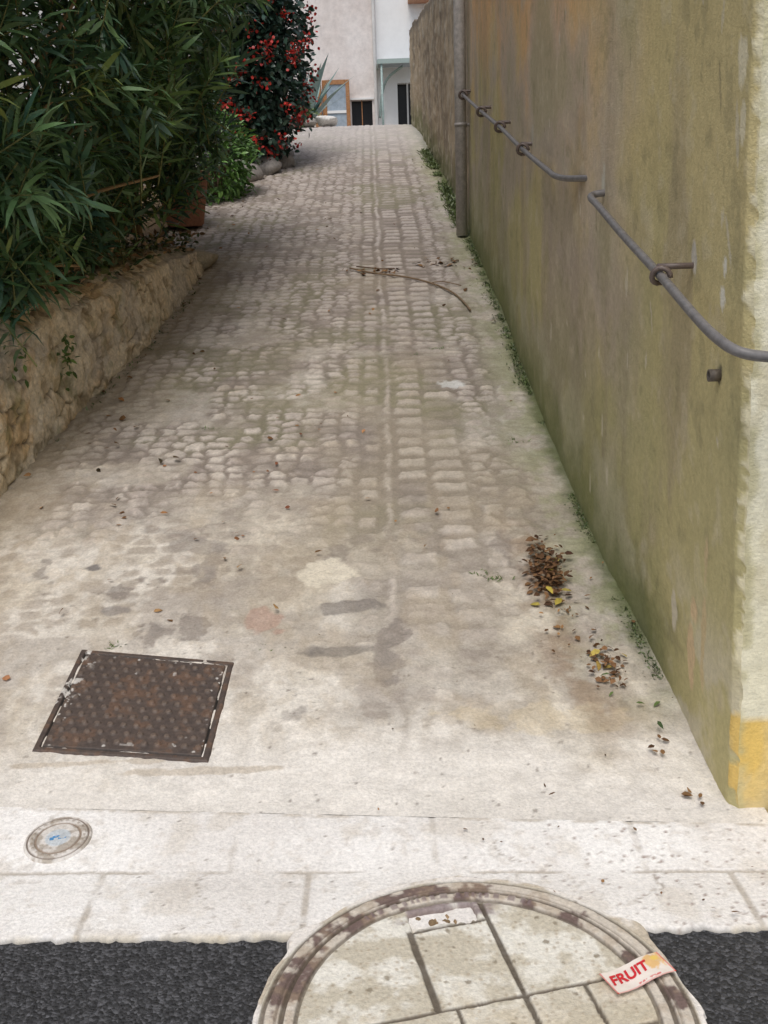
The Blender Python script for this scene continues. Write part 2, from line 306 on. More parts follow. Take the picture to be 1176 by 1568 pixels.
# drainpipe
A=Acc(); gz=float(g(.78,9.1)); pc=C(.42,.39,.36); A.tube([(.765,9.1,gz+.01),(.765,9.1,3.0),(.765,9.1,6.5)],.049,pc,16)
A.tube([(.765,9.1,4.2),(.765,9.1,4.3)],.056,pc*.9,16)
A.tube([(.765,9.1,gz+.9),(.765,9.1,gz+.93)],.053,pc*.8,16); A.tube([(.80,9.1,gz+.915),(.9,9.1,gz+.915)],.012,pc*.7,8)
M_paint=mat('weathered_metal_paint',attr=True,rough=.45,nscale=30,namt=.3,bscale=100,bstr=.25,bdist=.002,spec=.5)
A.obj('drainpipe',M_paint)

# ---------------------------------------------------------------- handrail
def smoothpath(p,n=8):
    p=[Vector(q) for q in p]; out=[]
    for i in range(len(p)-1):
        p0=p[max(i-1,0)];p1=p[i];p2=p[i+1];p3=p[min(i+2,len(p)-1)]
        for k in range(n):
            t=k/n; out.append(.5*((2*p1)+(p2-p0)*t+(2*p0-5*p1+4*p2-p3)*t*t+(3*p1-p0-3*p2+p3)*t**3))
    out.append(p[-1]); return [tuple(q) for q in out]
A=Acc(); gc=C(.17,.16,.155)
lower=[(.875,3.77,1.63),(.82,3.77,1.628),(.785,3.765,1.622),(.772,3.72,1.61),(.77,3.6,1.585),(.77,3.2,1.485),(.77,2.79,1.39),(.77,2.45,1.305),(.775,2.31,1.272),(.80,2.24,1.25),(.86,2.225,1.238),(1.0,2.235,1.225),(1.25,2.24,1.215),(1.36,2.26,1.212),(1.4,2.4,1.21)]
A.tube(smoothpath(lower),.0125,gc,12)
upper=[(.875,3.93,1.682),(.83,4.05,1.69),(.79,4.28,1.70),(.772,4.45,1.717),(.77,4.62,1.745),(.77,5.43,1.89),(.77,6.39,2.08),(.77,7.44,2.27),(.77,8.5,2.47),(.772,8.95,2.555),(.79,9.02,2.57),(.86,9.03,2.575)]
A.tube(smoothpath(upper),.0125,gc,12)
for (y,z) in [(2.79,1.39),(5.43,1.89),(6.39,2.08),(7.44,2.27),(8.9,2.545)]:
    bc=C(.14,.105,.09); f=1+max(0,y-3)*.06
    t=Vector((0,1,.215)).normalized(); u=Vector((1,0,0)); w=t.cross(u)
    A.tube([(.90,y+.012,z+.022*f),(.83,y+.012,z+.022*f),(.765,y+.012,z+.022*f)],.0085*f,bc,8)
    ring=[tuple(Vector((.77,y,z))+t*(.012-.0022*i)+u*math.cos(q)*.023*f+w*math.sin(q)*.023*f) for i,q in enumerate(np.linspace(0,6.4,16))]
    A.tube(ring,.0078*f,bc,7)
A.obj('iron_handrail',M_paint)
A=Acc(); 
ri=[(.0105,0),(.016,0),(.016,.03),(.0105,.03),(.0105,0)]
V=[(.868-h,2.55+r*math.cos(2*math.pi*j/16),1.15+r*math.sin(2*math.pi*j/16)) for r,h in ri for j in range(16)]
A.add(V,[(i*16+j,i*16+(j+1)%16,(i+1)*16+(j+1)%16,(i+1)*16+j) for i in range(4) for j in range(16)],C(.12,.1,.08)); A.obj('cut_pipe_stub',M_iron)

# ---------------------------------------------------------------- low rubble wall (left)
ys=np.arange(2.4,8.5,.013); pr=np.linspace(0,1,120); Yv,T=np.meshgrid(ys,pr)
Hh=np.interp(Yv,[2.4,4.67,5.8,7.5,8.2,8.5],[1.10,.73,.54,.34,.2,.08])+.06*(fbm(Yv*3,Yv*0,4)-.5)
th=.32
sF=T/.66; up=np.clip(sF,0,1); ov=np.clip((T-.66)/.34,0,1); hh_=up*Hh+ov*th
n=fbm(Yv*4,hh_*4,1); d=fbm(Yv*14,hh_*14,3,5); d2=fbm(Yv*4,hh_*5,6,5); d5=fbm(Yv*45,hh_*45,2,3)
F1,F2,R=worley(Yv/.21+1.1*n+.25*d,hh_/.12+1.0*n+.25*d,2,.95); stn=ss(.02,.12,F2-F1+.12*(d-.5))
mort=ss(.42,.54,d2)
rel=(.022*stn*(1-.85*mort)+.05*(d2-.5)+.030*(d-.5)+.006*(d5-.5)+.016*(R-.5)*stn*(1-mort))
corner=ss(.82,1,up)
Zp=g(XL(Yv),Yv)-.05+(Hh+.05)*up-.04*corner*(1-ss(0,.25,ov))
Xp=XL(Yv)-.08*up+rel*(1-ov)-.05*corner-ov*th
Zp=Zp+ov*(rel*1.0)
col=mix(C(.64,.52,.34),C(.74,.63,.47),R); col=mix(col,C(.57,.38,.18),ss(.48,.62,fbm(Yv*4,hh_*5,5,5))*.65); col=mix(C(.24,.19,.13),col,ss(0,.7,stn+mort))
col=mix(col,C(.76,.67,.52),mort*.65); col=mix(col,C(.32,.25,.16),ss(.44,.32,d)*.7); col=mix(col,C(.18,.19,.085),ss(.60,.72,fbm(Yv*8,hh_*8,2,5))*.5)
col=mix(col,C(.50,.46,.41),ss(.55,.7,fbm(Yv*2.5+8,hh_*4,3))*.5)
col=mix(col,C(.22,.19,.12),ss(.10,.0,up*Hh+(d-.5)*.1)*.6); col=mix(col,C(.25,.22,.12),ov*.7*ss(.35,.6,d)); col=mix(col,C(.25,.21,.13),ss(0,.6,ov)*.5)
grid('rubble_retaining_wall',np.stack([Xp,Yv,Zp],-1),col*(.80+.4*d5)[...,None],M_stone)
xs=np.linspace(0,1,40); ys=np.arange(2.4,11.6,.08); U,Yv=np.meshgrid(xs,ys); Xs=(XL(np.minimum(Yv,8.65))-.33-.25*ss(8.5,9.5,Yv))*(1-U)+(-4.2)*U
Zs=g(Xs,Yv)+np.interp(Yv,[2.4,4.67,5.8,7.5,8.6,11.6],[1.05,.65,.48,.28,.08,.06])+.1*(fbm(Xs*3,Yv*3,2)-.5)+.2*U
grid('garden_soil',np.stack([Xs,Yv,Zs],-1),mix(C(.11,.08,.05),C(.22,.16,.10),fbm(Xs*9,Yv*9,1)),M_stone,flip=True)
def rock(A,c,s,col,seed):
    bm=bmesh.new(); bmesh.ops.create_icosphere(bm,subdivisions=3,radius=1); v=np.array([q.co for q in bm.verts]); f=[[w.index for w in q.verts] for q in bm.faces]; bm.free()
    r=np.random.default_rng(seed); k=r.normal(size=(9,3)); k/=np.linalg.norm(k,axis=1,keepdims=True)
    m=np.ones(len(v))
    for q in k:
        dd=v@q; m=np.minimum(m,np.where(dd>.62,.62/np.maximum(dd,.1),1))
    v=v*m[:,None]+.04*r.normal(size=v.shape); A.add(v*np.array(s)+np.array(c),f,col*(.9+.2*r.random((len(v),1))))
A=Acc(); rock(A,(-1.50,8.42,1.32),(.30,.27,.13),C(.44,.38,.28),1); A.obj('flat_boulder',M_stone)
A=Acc()
for i,(x,y,s) in enumerate([(-1.25,12.6,.2),(-1.5,12.3,.24),(-1.1,13.0,.17),(-1.65,11.9,.17),(-1.35,13.2,.25),(-1.2,13.9,.2)]): rock(A,(x,y,float(g(x,y))+.05),(s,s*.9,s*.75),C(.33,.31,.29),i+5)
A.obj('border_rocks',M_stone)

# ---------------------------------------------------------------- manholes
CX,CY=.150,1.658
NA=700
rr=np.concatenate([np.linspace(0,.34,95)[1:],np.arange(.3425,.478,.0022)]); th=np.linspace(0,2*math.pi,NA,endpoint=False)
TH,RR=np.meshgrid(th,rr)
fil=np.exp(-((TH-.60)/.10)**2)+np.exp(-((TH-2.52)/.10)**2)
RR=np.where(RR>.448,.448+(RR-.448)*(.45+1.0*(fbm(TH*5,RR*0,2)-.5)+1.5*fil+.5*ss(.6,1,np.sin(TH))),RR)
SC=.985
dx=RR*np.cos(TH); dy=RR*np.sin(TH); ca,sa=math.cos(.21),math.sin(.21); la=dx*ca+dy*sa; lb=-dx*sa+dy*ca
Xm=CX+dx*SC; Ym=CY+dy*SC
n=fbm(Xm*7,Ym*7,1); n2=fbm(Xm*30,Ym*30,2); n3=fbm(Xm*80,Ym*80,3,3); n6=fbm(Xm*15+3,Ym*15,5,5)
def line(dist,w=.0035): return ss(w+.003,w,np.abs(dist)+.004*(n2-.5))
L=np.maximum.reduce([line(la+.069,.006)*(lb>.036)*(lb<.29),line(la-.118,.0045)*(lb>-.12)*(lb<.36),line(lb-.036,.0028),line(lb-.285)*(la>-.069)*(la<.118),line(la+.03)*(lb<.036)*(lb>-.2),line(lb+.10,.003),line(la-.25)*(lb<.036)*(lb>-.1)])*(RR<.365)
wob=.004*(n6-.5)
groove=np.maximum.reduce([ss(.0055,.003,np.abs(RR-.370+wob))*.8,ss(.0065,.004,np.abs(RR-.400+wob)),ss(.004,.002,np.abs(RR-.412))*.5,ss(.007,.004,np.abs(RR-.441+2*wob))*.9])
notch=ss(.010,-.004,np.maximum(np.abs(la-.02)-.072,np.abs(lb-.322)-.022)+.02*(n2-.5))
col=mix(C(.74,.71,.63),C(.54,.49,.39),ss(.42,.62,n6)); col=mix(col,C(.46,.37,.23),ss(.10,-.15,lb+(n6-.5)*.5)*.65)
F1,F2,R=worley(Xm/.015,Ym/.015,4,.6); col=mix(col,C(.40,.33,.24),ss(.5,.9,R)*ss(.36,.15,F1+.2*(n3-.5))*.7*(RR<.366)); F1,F2,R=worley(Xm/.045,Ym/.045,2,1.); col=mix(col,C(.24,.20,.14),(R>.75)*ss(.16,.06,F1+.4*(n3-.5))*.8)
iron=ss(.368,.374,RR)*ss(.446,.440,RR)
ic=mix(C(.58,.52,.44),C(.17,.12,.105),ss(.50,.60,fbm(Xm*16,Ym*16,3,5)+.07*np.sin(TH)-.09*np.cos(TH)-.02)); ic=mix(ic,C(.36,.27,.18),ss(.5,.65,n2)*.4)
col=mix(col,ic,iron)
lett=(RR>.377)&(RR<.395)&(np.sin(TH*110+3*np.sin(TH*17))>.1)&(np.abs(TH-math.pi/2-.1)<.55); col=mix(col,C(.20,.15,.15),lett*.7)
bandd=ss(.370,.364,RR)*ss(.318,.328,RR+.02*(n6-.5))*ss(.42,.25,np.abs(TH-1.68)+.2*(n6-.5)); col=mix(col,C(.24,.185,.19),bandd*.85*ss(.25,.5,n2))
col=mix(col,C(.10,.08,.06),np.maximum(L*.9,groove*.85)); col=mix(col,C(.13,.085,.05),notch*.95)
oc=mix(C(.76,.715,.66),C(.54,.47,.37),ss(.5,.68,n6)); col=mix(col,oc,ss(.446,.451,RR))
hh=.012-.005*L-.007*groove-.03*notch+.003*(n2-.5)+.001*(n3-.5)+.003*iron-.005*ss(.447,.454,RR)+.003*lett
hh=hh-.016*ss(.975,1,(np.arange(len(rr))[:,None]/(len(rr)-1))+0*TH)
P=np.stack([Xm,Ym,hh+0*Xm],-1); MH=empty('round_manhole_cover'); grid('cast_cover_and_frame',P,col,M_att,MH,wrap=True)
A=Acc(); A.add([(CX,CY,.012)]+[tuple(p) for p in P[0]],[(0,i+1,(i+1)%NA+1) for i in range(NA)],C(.6,.57,.5)); A.obj('cover_centre',M_att,MH)
A=Acc(); 
for i in range(16): rock(A,(.083+rng.uniform(-.06,.06),1.968+rng.uniform(-.012,.012),-.006),tuple(rng.uniform(.005,.016,3)),C(.30,.21,.12)*rng.uniform(.5,1.3),30+i)
A.obj('notch_dirt',M_stone,MH)

q=np.array([(-1.081,2.705),(-.538,2.631),(-.517,3.107),(-1.06,3.211)])
U,V=np.meshgrid(np.linspace(0,1,260),np.linspace(0,1,250))
P2=(q[0]*((1-U)*(1-V))[...,None]+q[1]*(U*(1-V))[...,None]+q[2]*(U*V)[...,None]+q[3]*((1-U)*V)[...,None])
e=np.minimum(np.minimum(U,1-U),np.minimum(V,1-V))
su=U*13; sv=V*13; par=(np.floor(sv).astype(int)%2)*.5; ds=np.hypot((su+par)%1-.5,sv%1-.5)
n=fbm(U*6,V*6,1); n2=fbm(U*40,V*40,2); n4=fbm(U*14,V*14,5,5)
stud=ss(.28,.18,ds+.08*(n2-.5))*(e>.055)
col=mix(C(.06,.047,.042),C(.115,.083,.065),n4); col=mix(col,C(.17,.125,.095),stud*(.3+.6*n2)); col=mix(col,C(.17,.09,.05),ss(.56,.70,n4)*.4)
col=mix(col,C(.02,.018,.015),ss(.009,.004,np.abs(e-.045)))
F1,F2,R=worley(U*30,V*27,5,1.); sp=(R>.88)*ss(.32,.12,F1+.6*(n2-.5))*ss(.20,.06,e+(n-.5)*.5)*(e>.055); sp=np.maximum(sp,ss(.64,.70,fbm(U*18,V*18,3,5))*ss(.16,.06,U)*(V>.4)); col=mix(col,C(.6,.57,.52),sp*.9)
sl=(np.abs(U-.52)<.04)*(np.abs(V-.10)<.008); col=mix(col,C(.4,.37,.33),sl*.6)
hh=.008+.006*stud-.007*ss(.009,.004,np.abs(e-.045))-.012*ss(.010,.0,e)+.0015*n2
gzp=.2126*(P2[...,1]-2.43)+.004
grid('square_iron_cover',np.concatenate([P2,(gzp+hh)[...,None]],-1),col,M_iron)
rr=np.linspace(.001,.092,56); th=np.linspace(0,2*math.pi,160,endpoint=False); TH,RR=np.meshgrid(th,rr)
Xv=-.896+RR*np.cos(TH); Yv=2.339+RR*np.sin(TH); nv=fbm(Xv*40,Yv*40,1,5)
col=mix(C(.66,.62,.57),C(.42,.37,.31),ss(.42,.62,nv)); col=mix(col,C(.2,.16,.13),ss(.003,.001,np.abs(RR-.079))); col=mix(col,C(.28,.22,.17),ss(.004,.002,np.abs(RR-.058)))
dots=(np.abs(RR-.068)<.004)*(np.sin(TH*22)>.3); col=mix(col,C(.28,.22,.17),dots*.6); col=mix(col,C(.50,.55,.58),ss(.036,.03,RR)*.8); col=mix(col,C(.08,.25,.48),(np.abs(RR*np.sin(TH)-.2*RR*np.cos(TH))<.008)*(RR<.022)*(fbm(Xv*90,Yv*90,1)>.45))
hv=.006-.004*ss(.003,.001,np.abs(RR-.079))-.004*ss(.004,.002,np.abs(RR-.058))+.003*dots-.012*ss(.084,.092,RR)
grid('water_valve_cover',np.stack([Xv,Yv,g(Xv,Yv)+hv+.001],-1),col,M_att,wrap=True)

# wrapper
W=empty('sweet_wrapper'); W.location=(.497,1.752,.021); W.rotation_euler=(0,0,math.radians(24))
U,V=np.meshgrid(np.linspace(-.075,.075,60),np.linspace(-.032,.032,30))
zf=lambda U,V:.004+.004*np.sin(U*45)+.05*np.clip(U-.04,0,1)*.5
zz=zf(U,V)+.003*fbm(U*60,V*60,1)
col=np.broadcast_to(C(.82,.74,.66),U.shape+(3,)).copy(); col=mix(col,C(.65,.04,.05),(np.abs(V+.024)<.002)*(np.abs(U-.01)<.03)*(fbm(U*300,V*200,2)>.45)*.8)
col=mix(col,C(.80,.46,.12),blob(U,V,.050,.012,.024,.017,fbm(U*90,V*90,2),.6)*.8); col=mix(col,C(.85,.6,.15),blob(U,V,.056,.018,.009,.007)); col=mix(col,C(.7,.14,.12),(np.abs(U)>.0715)*.8+(V<-.0295)*.5)
M_wr=mat('wrapper_film',attr=True,rough=.3,namt=.05,bstr=.3,bscale=60,bdist=.003,spec=.5)
grid('film',np.stack([U,V,zz],-1),col,M_wr,W)
cu=bpy.data.curves.new('lettering','FONT'); cu.body='FRUIT'; cu.size=.036; cu.extrude=.0004; cu.offset=.0009; cu.shear=.2
to=bpy.data.objects.new('tmp',cu); S.collection.objects.link(to); bpy.context.view_layer.update()
tm=bpy.data.meshes.new_from_object(to.evaluated_get(bpy.context.evaluated_depsgraph_get())); bpy.data.objects.remove(to)
for v in tm.vertices:
    x=v.co.x-.068; y=v.co.y-.009+.12*v.co.x*.3; v.co=(x,y,float(zf(x,y))+.0035+v.co.z)
tm.materials.clear(); link('lettering',tm,mat('red_ink',(.62,.03,.04),rough=.4,bstr=0,namt=.03),W,False)

# ---------------------------------------------------------------- foliage
def leafcols(n,dark,light,p=1.0):
    t=rng.random((n,1))**p; c=C(*dark)*(1-t)+C(*light)*t; return c*(.75+.5*rng.random((n,1)))
A=Acc(); ST=Acc()
tips=[]
while len(tips)<1350:
    y=rng.uniform(3.9,9.0); z=rng.uniform(.9,4.6); gx=float(XL(min(y,8.65)))
    hz=z-float(g(gx,y)); 
    edge=gx+ -.05+.42*math.sin(min(max((hz-.6)/2.2,0),1)*math.pi*.75)+.6*(vnoise(np.array([y*2.2]),np.array([z*2.2]))[0]-.5) + (.10 if y>7 else 0)
    if y>8.2: edge-= (y-8.2)*.5
    x=edge-abs(rng.normal())*.5
    if hz<np.interp(y,[4,4.67,5.8,7.5,8.2,9.3],[.80,.78,.64,.5,.72,.85]): continue
    if x<-3.9: continue
    tips.append((x,y,z))
roots=[(-2.3,5.0),(-2.15,5.9),(-2.05,6.9),(-2.0,7.8),(-2.4,4.2),(-2.8,6.4)]
for k,(x,y,z) in enumerate(tips):
    r=min(roots,key=lambda q:abs(q[1]-y)+rng.random()*.8)
    out=np.array([x-r[0]+.3,(y-r[1])*.5-.35,.0]); out/=np.linalg.norm(out)+.2
    d=out*.6+np.array([0,0,rng.uniform(-.35,1.0)])+rng.normal(size=3)*.35; d/=np.linalg.norm(d)
    Ls=rng.uniform(.22,.45); nn_=int(Ls/.045); base=np.array([x,y,z])-d*Ls
    tt=np.linspace(.15,1,nn_); B=[];D=[]
    ph=rng.random()*6
    u=np.cross(d,[0,0,1.]); u/=np.linalg.norm(u)+1e-6; w=np.cross(d,u)
    for i,t in enumerate(tt):
        for q_ in range(3):
            an=ph+i*1.05+q_*2.094; sp=.55+.55*(1-t)+.1*rng.normal()
            B.append(base+d*Ls*t); D.append(d*math.cos(sp)+(u*math.cos(an)+w*math.sin(an))*math.sin(sp)+np.array([0,0,-.15]))
    B=np.array(B);D=np.array(D); n=len(B)
    lc=leafcols(n,(.05,.105,.045),(.145,.26,.10),1.15)
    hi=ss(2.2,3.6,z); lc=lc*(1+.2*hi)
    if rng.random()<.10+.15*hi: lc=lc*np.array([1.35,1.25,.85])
    if rng.random()<.35: lc=lc*.75+np.array([.01,.03,.04])
    if rng.random()<.012: lc=lc*np.array([1.9,1.3,.8])
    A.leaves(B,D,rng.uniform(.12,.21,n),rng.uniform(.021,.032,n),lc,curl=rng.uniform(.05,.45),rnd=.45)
    ST.tube([base-d*.05,base+d*Ls*.5,np.array([x,y,z])],[.005,.004,.002],C(.2,.2,.08),4,False)
    if k%8==0:
        rz=float(g(r[0],r[1]))+.4; p0=np.array([r[0]+rng.normal()*.14,r[1]+rng.normal()*.2,rz]); p3=base
        m1=p0*.6+p3*.4+np.array([-.1,0,.25]); ST.tube(smoothpath([p0,m1,p3],5),np.linspace(.024,.006,11),C(.42,.27,.14),6,False)
OL=empty('oleander_bush'); A.obj('leaves',M_leaf,OL,False); ST.obj('stems',M_stone,OL)
A=Acc(); n=1700; y=rng.uniform(3.6,8.6,n); x=XL(y)-.08-np.abs(rng.normal(size=n))*.35
z=g(x,y)+np.interp(y,[2.4,4.67,5.8,7.5,8.6],[1.05,.69,.5,.31,.08])+rng.uniform(0,.14,n)
D=rng.normal(size=(n,3)); D[:,2]=np.abs(D[:,2])*.6
lc=leafcols(n,(.03,.06,.015),(.14,.16,.05)); m_=rng.random(n)<.4; lc[m_]=leafcols(int(m_.sum()),(.2,.11,.05),(.40,.26,.13))
A.leaves(np.stack([x,y,z],1),D,rng.uniform(.03,.07,n),rng.uniform(.018,.035,n),lc,rnd=1)
for (yy,zz_) in [(5.35,.35),(5.3,.25),(4.75,.5)]:
    n=20; B=np.tile([float(XL(yy))-.0,yy,float(g(0,yy))+zz_],(n,1))+rng.normal(size=(n,3))*[.02,.05,.05]; D=rng.normal(size=(n,3)); D[:,0]=abs(D[:,0])
    A.leaves(B,D,rng.uniform(.03,.05,n),.02,leafcols(n,(.05,.1,.02),(.12,.2,.04)))
A.obj('ivy_ground_cover',M_leaf,None,False)

def bush(name,c,r,n,Lr,Wr,dark,light,trunk=True,shell=.6,lump=.35,extra=None,mat_=M_leaf,seed=0):
    rs=np.random.default_rng(seed); E=empty(name); A=Acc()
    d=rs.normal(size=(n,3)); d/=np.linalg.norm(d,axis=1,keepdims=True)
    th=np.arctan2(d[:,1],d[:,0]); f=1+lump*(fbm(th*2.3+10,d[:,2]*3+10,seed)-.5)*2+.25*(fbm(th*6+10,d[:,2]*8+10,seed+1)-.5)*2
    rad=(shell+(1-shell)*rs.random(n))**.8*f; P=np.array(c)+d*np.array(r)*rad[:,None]+rs.normal(size=(n,3))*.03
    D=d+rs.normal(size=(n,3))*.7
    gz=g(P[:,0],P[:,1]); P[:,2]=np.maximum(P[:,2],gz+.02)
    A.leaves(P,D,rs.uniform(*Lr,n),rs.uniform(*Wr,n),leafcols(n,dark,light,1.4),rnd=.8)
    if extra:
        k,colr,sz=extra
        cl=rs.normal(size=(k,3)); cl/=np.linalg.norm(cl,axis=1,keepdims=True)
        th=np.arctan2(cl[:,1],cl[:,0]); f=1+lump*(fbm(th*2.3+10,cl[:,2]*3+10,seed)-.5)*2
        Pc=np.array(c)+cl*np.array(r)*(f*1.03)[:,None]
        B=np.repeat(Pc,16,0)+rs.normal(size=(k*16,3))*.045; A.leaves(B,rs.normal(size=B.shape),sz,sz*.9,leafcols(len(B),*colr),rnd=1)
    A.obj('leaves',mat_,E,False)
    if trunk:
        T=Acc(); gz=float(g(c[0],c[1]))
        for i in range(7):
            a=rs.random()*6.28; T.tube(smoothpath([(c[0]+.05*math.cos(a),c[1]+.05*math.sin(a),gz-.05),(c[0]+.12*math.cos(a),c[1]+.12*math.sin(a),(gz+c[2])/2),(c[0]+r[0]*.6*math.cos(a),c[1]+r[1]*.6*math.sin(a),c[2]+r[2]*rs.uniform(-.2,.6))],5),np.linspace(.03,.008,11),C(.16,.12,.08),6,False)
        T.obj('branches',M_stone,E)
    return E
bush('red_flowering_climber',(-1.44,13.0,3.78),(.70,.9,1.9),18000,(.06,.10),(.04,.06),(.016,.045,.032),(.06,.12,.08),shell=.25,lump=.30,extra=(230,((.40,.015,.015),(.65,.06,.04)),.042),seed=3)
bush('green_shrub',(-1.70,11.3,float(g(0,11.3))+.38),(.42,.5,.48),3500,(.05,.10),(.02,.035),(.06,.15,.03),(.17,.33,.08),seed=5)
bush('potted_shrub',(-1.95,9.95,float(g(0,9.9))+.75),(.30,.30,.28),1500,(.06,.12),(.018,.03),(.05,.12,.03),(.14,.26,.06),seed=6,trunk=False)
A=Acc(); prof=[(0,0),(.15,0),(.17,.02),(.235,.36),(.25,.365),(.26,.375),(.26,.43),(.245,.44),(.225,.43),(.22,.36),(0,.35)]; k=32; gz=float(g(-1.76,9.8))
V=[(-1.76+r*math.cos(2*math.pi*j/k),9.8+r*math.sin(2*math.pi*j/k),gz+.02+h*1.1) for r,h in prof for j in range(k)]
A.add(V,[(i*k+j,i*k+(j+1)%k,(i+1)*k+(j+1)%k,(i+1)*k+j) for i in range(len(prof)-1) for j in range(k)],C(.36,.18,.12)); A.obj('terracotta_pot',M_stone)
# agave
A=Acc(); n=30; B=np.tile([-1.12,18.6,3.2],(n,1))+rng.normal(size=(n,3))*.04; an=np.arange(n)*2.4; el=np.linspace(.6,1.45,n)
D=np.stack([np.cos(an)*np.cos(el),np.sin(an)*np.cos(el),np.sin(el)],1); A.leaves(B,D,rng.uniform(.9,1.35,n),.12,leafcols(n,(.17,.27,.25),(.30,.40,.38)),curl=.12,rnd=.1); A.obj('agave_plant',M_leaf,None,False)
bush('low_border_plant',(-1.25,17.4,3.22),(.35,.5,.25),1500,(.05,.1),(.02,.03),(.05,.1,.03),(.18,.24,.1),seed=8,trunk=False)
A=Acc(); rock(A,(-.70,17.3,3.16),(.24,.2,.11),C(.78,.77,.74),40); A.obj('white_sack',M_stone)
A=Acc(); rock(A,(-.95,17.0,3.12),(.15,.15,.08),C(.35,.33,.3),41); rock(A,(-1.2,16.8,3.11),(.18,.15,.10),C(.3,.28,.26),42); A.obj('kerb_rocks',M_stone)

# ---------------------------------------------------------------- left boundary walls
M_ow=mat('old_wall',(.26,.22,.17),col2=(.34,.30,.24),nscale=10,bscale=20,bstr=.6,bdist=.02)
box('garden_boundary_wall',-4.4,-4.1,2.4,12.0,-.1,6.6,M_ow)
M_wh=mat('white_plaster',(.58,.57,.55),col2=(.66,.65,.63),nscale=5,namt=.12)
Lh=empty('white_side_house'); box('side_wall',-5,-2.35,13.9,20,1.5,7,M_wh,Lh); box('gate_pier',-2.3,-1.98,12.2,12.5,2.0,4.3,M_wh,Lh,.01); box('pier_cap',-2.34,-1.94,12.16,12.54,4.303,4.38,M_pl,Lh,.01)

# ---------------------------------------------------------------- far houses
M_pk=mat('pinkish_render',(.68,.61,.57),col2=(.79,.74,.71),nscale=7,namt=.15,bscale=20)
M_ww=mat('white_render',(.82,.82,.81),col2=(.87,.87,.86),nscale=4,namt=.05)
M_dk=mat('dark_opening',(.02,.02,.022),rough=.3,bstr=0); M_br=mat('brown_wood',(.36,.17,.07),col2=(.42,.22,.11),nscale=25,namt=.3); M_bl=mat('blue_glass_panel',(.30,.37,.44),col2=(.40,.46,.52),nscale=6,rough=.25,bstr=0)
M_gb=mat('blue_green_paint',(.36,.44,.42),rough=.5,namt=.1,bstr=0)
z0=3.0; F=empty('pink_rendered_house'); fy=26.0
def wall_open(par,x0,x1,y0,y1,zb,zt,ops,m):
    xs=sorted(ops,key=lambda o:o[0]); cur=x0
    for (a,b,c,d) in xs:
        box('wall_panel',cur,a,y0,y1,zb,zt,m,par); 
        if c>zb: box('wall_below',a,b,y0,y1,zb,c,m,par)
        box('wall_above',a,b,y0,y1,d,zt,m,par); box('opening_back',a-.05,b+.05,y0+.25,y0+.28,c-.05,d+.05,M_dk,par); cur=b
    box('wall_panel',cur,x1,y0,y1,zb,zt,m,par)
wall_open(F,-7,.2,fy,fy+.24,z0,11,[(-.44,.06,3.7,4.42)],M_pk)
box('window_sill',-.5,.1,fy-.05,fy-.002,4.425,4.47,M_ww,F); box('window_bar',-.2,-.18,fy+.03,fy+.05,3.7,4.42,M_br,F)
box('side_return',-7,-6.8,fy+.25,fy+6,z0,11,M_pk,F)
box('rain_pipe',.12,.19,fy-.09,fy-.003,z0,11,M_wh,F,.02)
D=empty('glazed_wooden_door')
box('stile_l',-1.12,-1.02,fy-.25,fy-.19,3.1,4.86,M_br,D,.008); box('stile_r',-.56,-.47,fy-.25,fy-.19,3.1,4.86,M_br,D,.008); box('rail_top',-1.018,-.562,fy-.25,fy-.19,4.76,4.86,M_br,D); box('rail_mid',-1.018,-.562,fy-.25,fy-.19,4.12,4.18,M_ww,D); box('rail_low',-1.018,-.562,fy-.25,fy-.19,3.1,3.35,M_br,D)
box('panel_glass_top',-1.018,-.562,fy-.225,fy-.215,4.183,4.757,M_bl,D); box('panel_glass_low',-1.018,-.562,fy-.225,fy-.215,3.353,4.117,M_bl,D); box('outer_leaf',-1.30,-1.15,fy-.35,fy-.12,3.1,4.9,M_br,D,.01)
G=empty('white_rendered_house'); wall_open(G,.203,6,fy+.1,fy+.34,z0,11,[(.68,1.5,z0,4.78)],M_ww)
box('door_post',.9,.94,fy+.12,fy+.16,z0,4.78,M_wh,G)
box('roof_eave',.98,5,fy-.4,fy+.09,6.5,6.62,M_tile,G)
K=empty('glass_door_canopy'); box('canopy_glass',.24,1.3,fy-.9,fy+.09,5.13,5.16,M_bl,K); box('canopy_front',.22,1.32,fy-.95,fy-.903,5.08,5.18,M_gb,K); box('canopy_side',.2,.235,fy-.9,fy+.09,5.08,5.18,M_gb,K)
A=Acc(); A.tube(smoothpath([(.24,fy,4.0),(.3,fy-.1,4.5),(.45,fy-.3,4.85),(.8,fy-.6,5.06)],6),.03,C(.32,.42,.4),8); A.tube([(.3,fy-.9,3.0),(.3,fy-.9,5.1)],.025,C(.32,.42,.4),8); A.obj('canopy_bracket',M_paint,K)

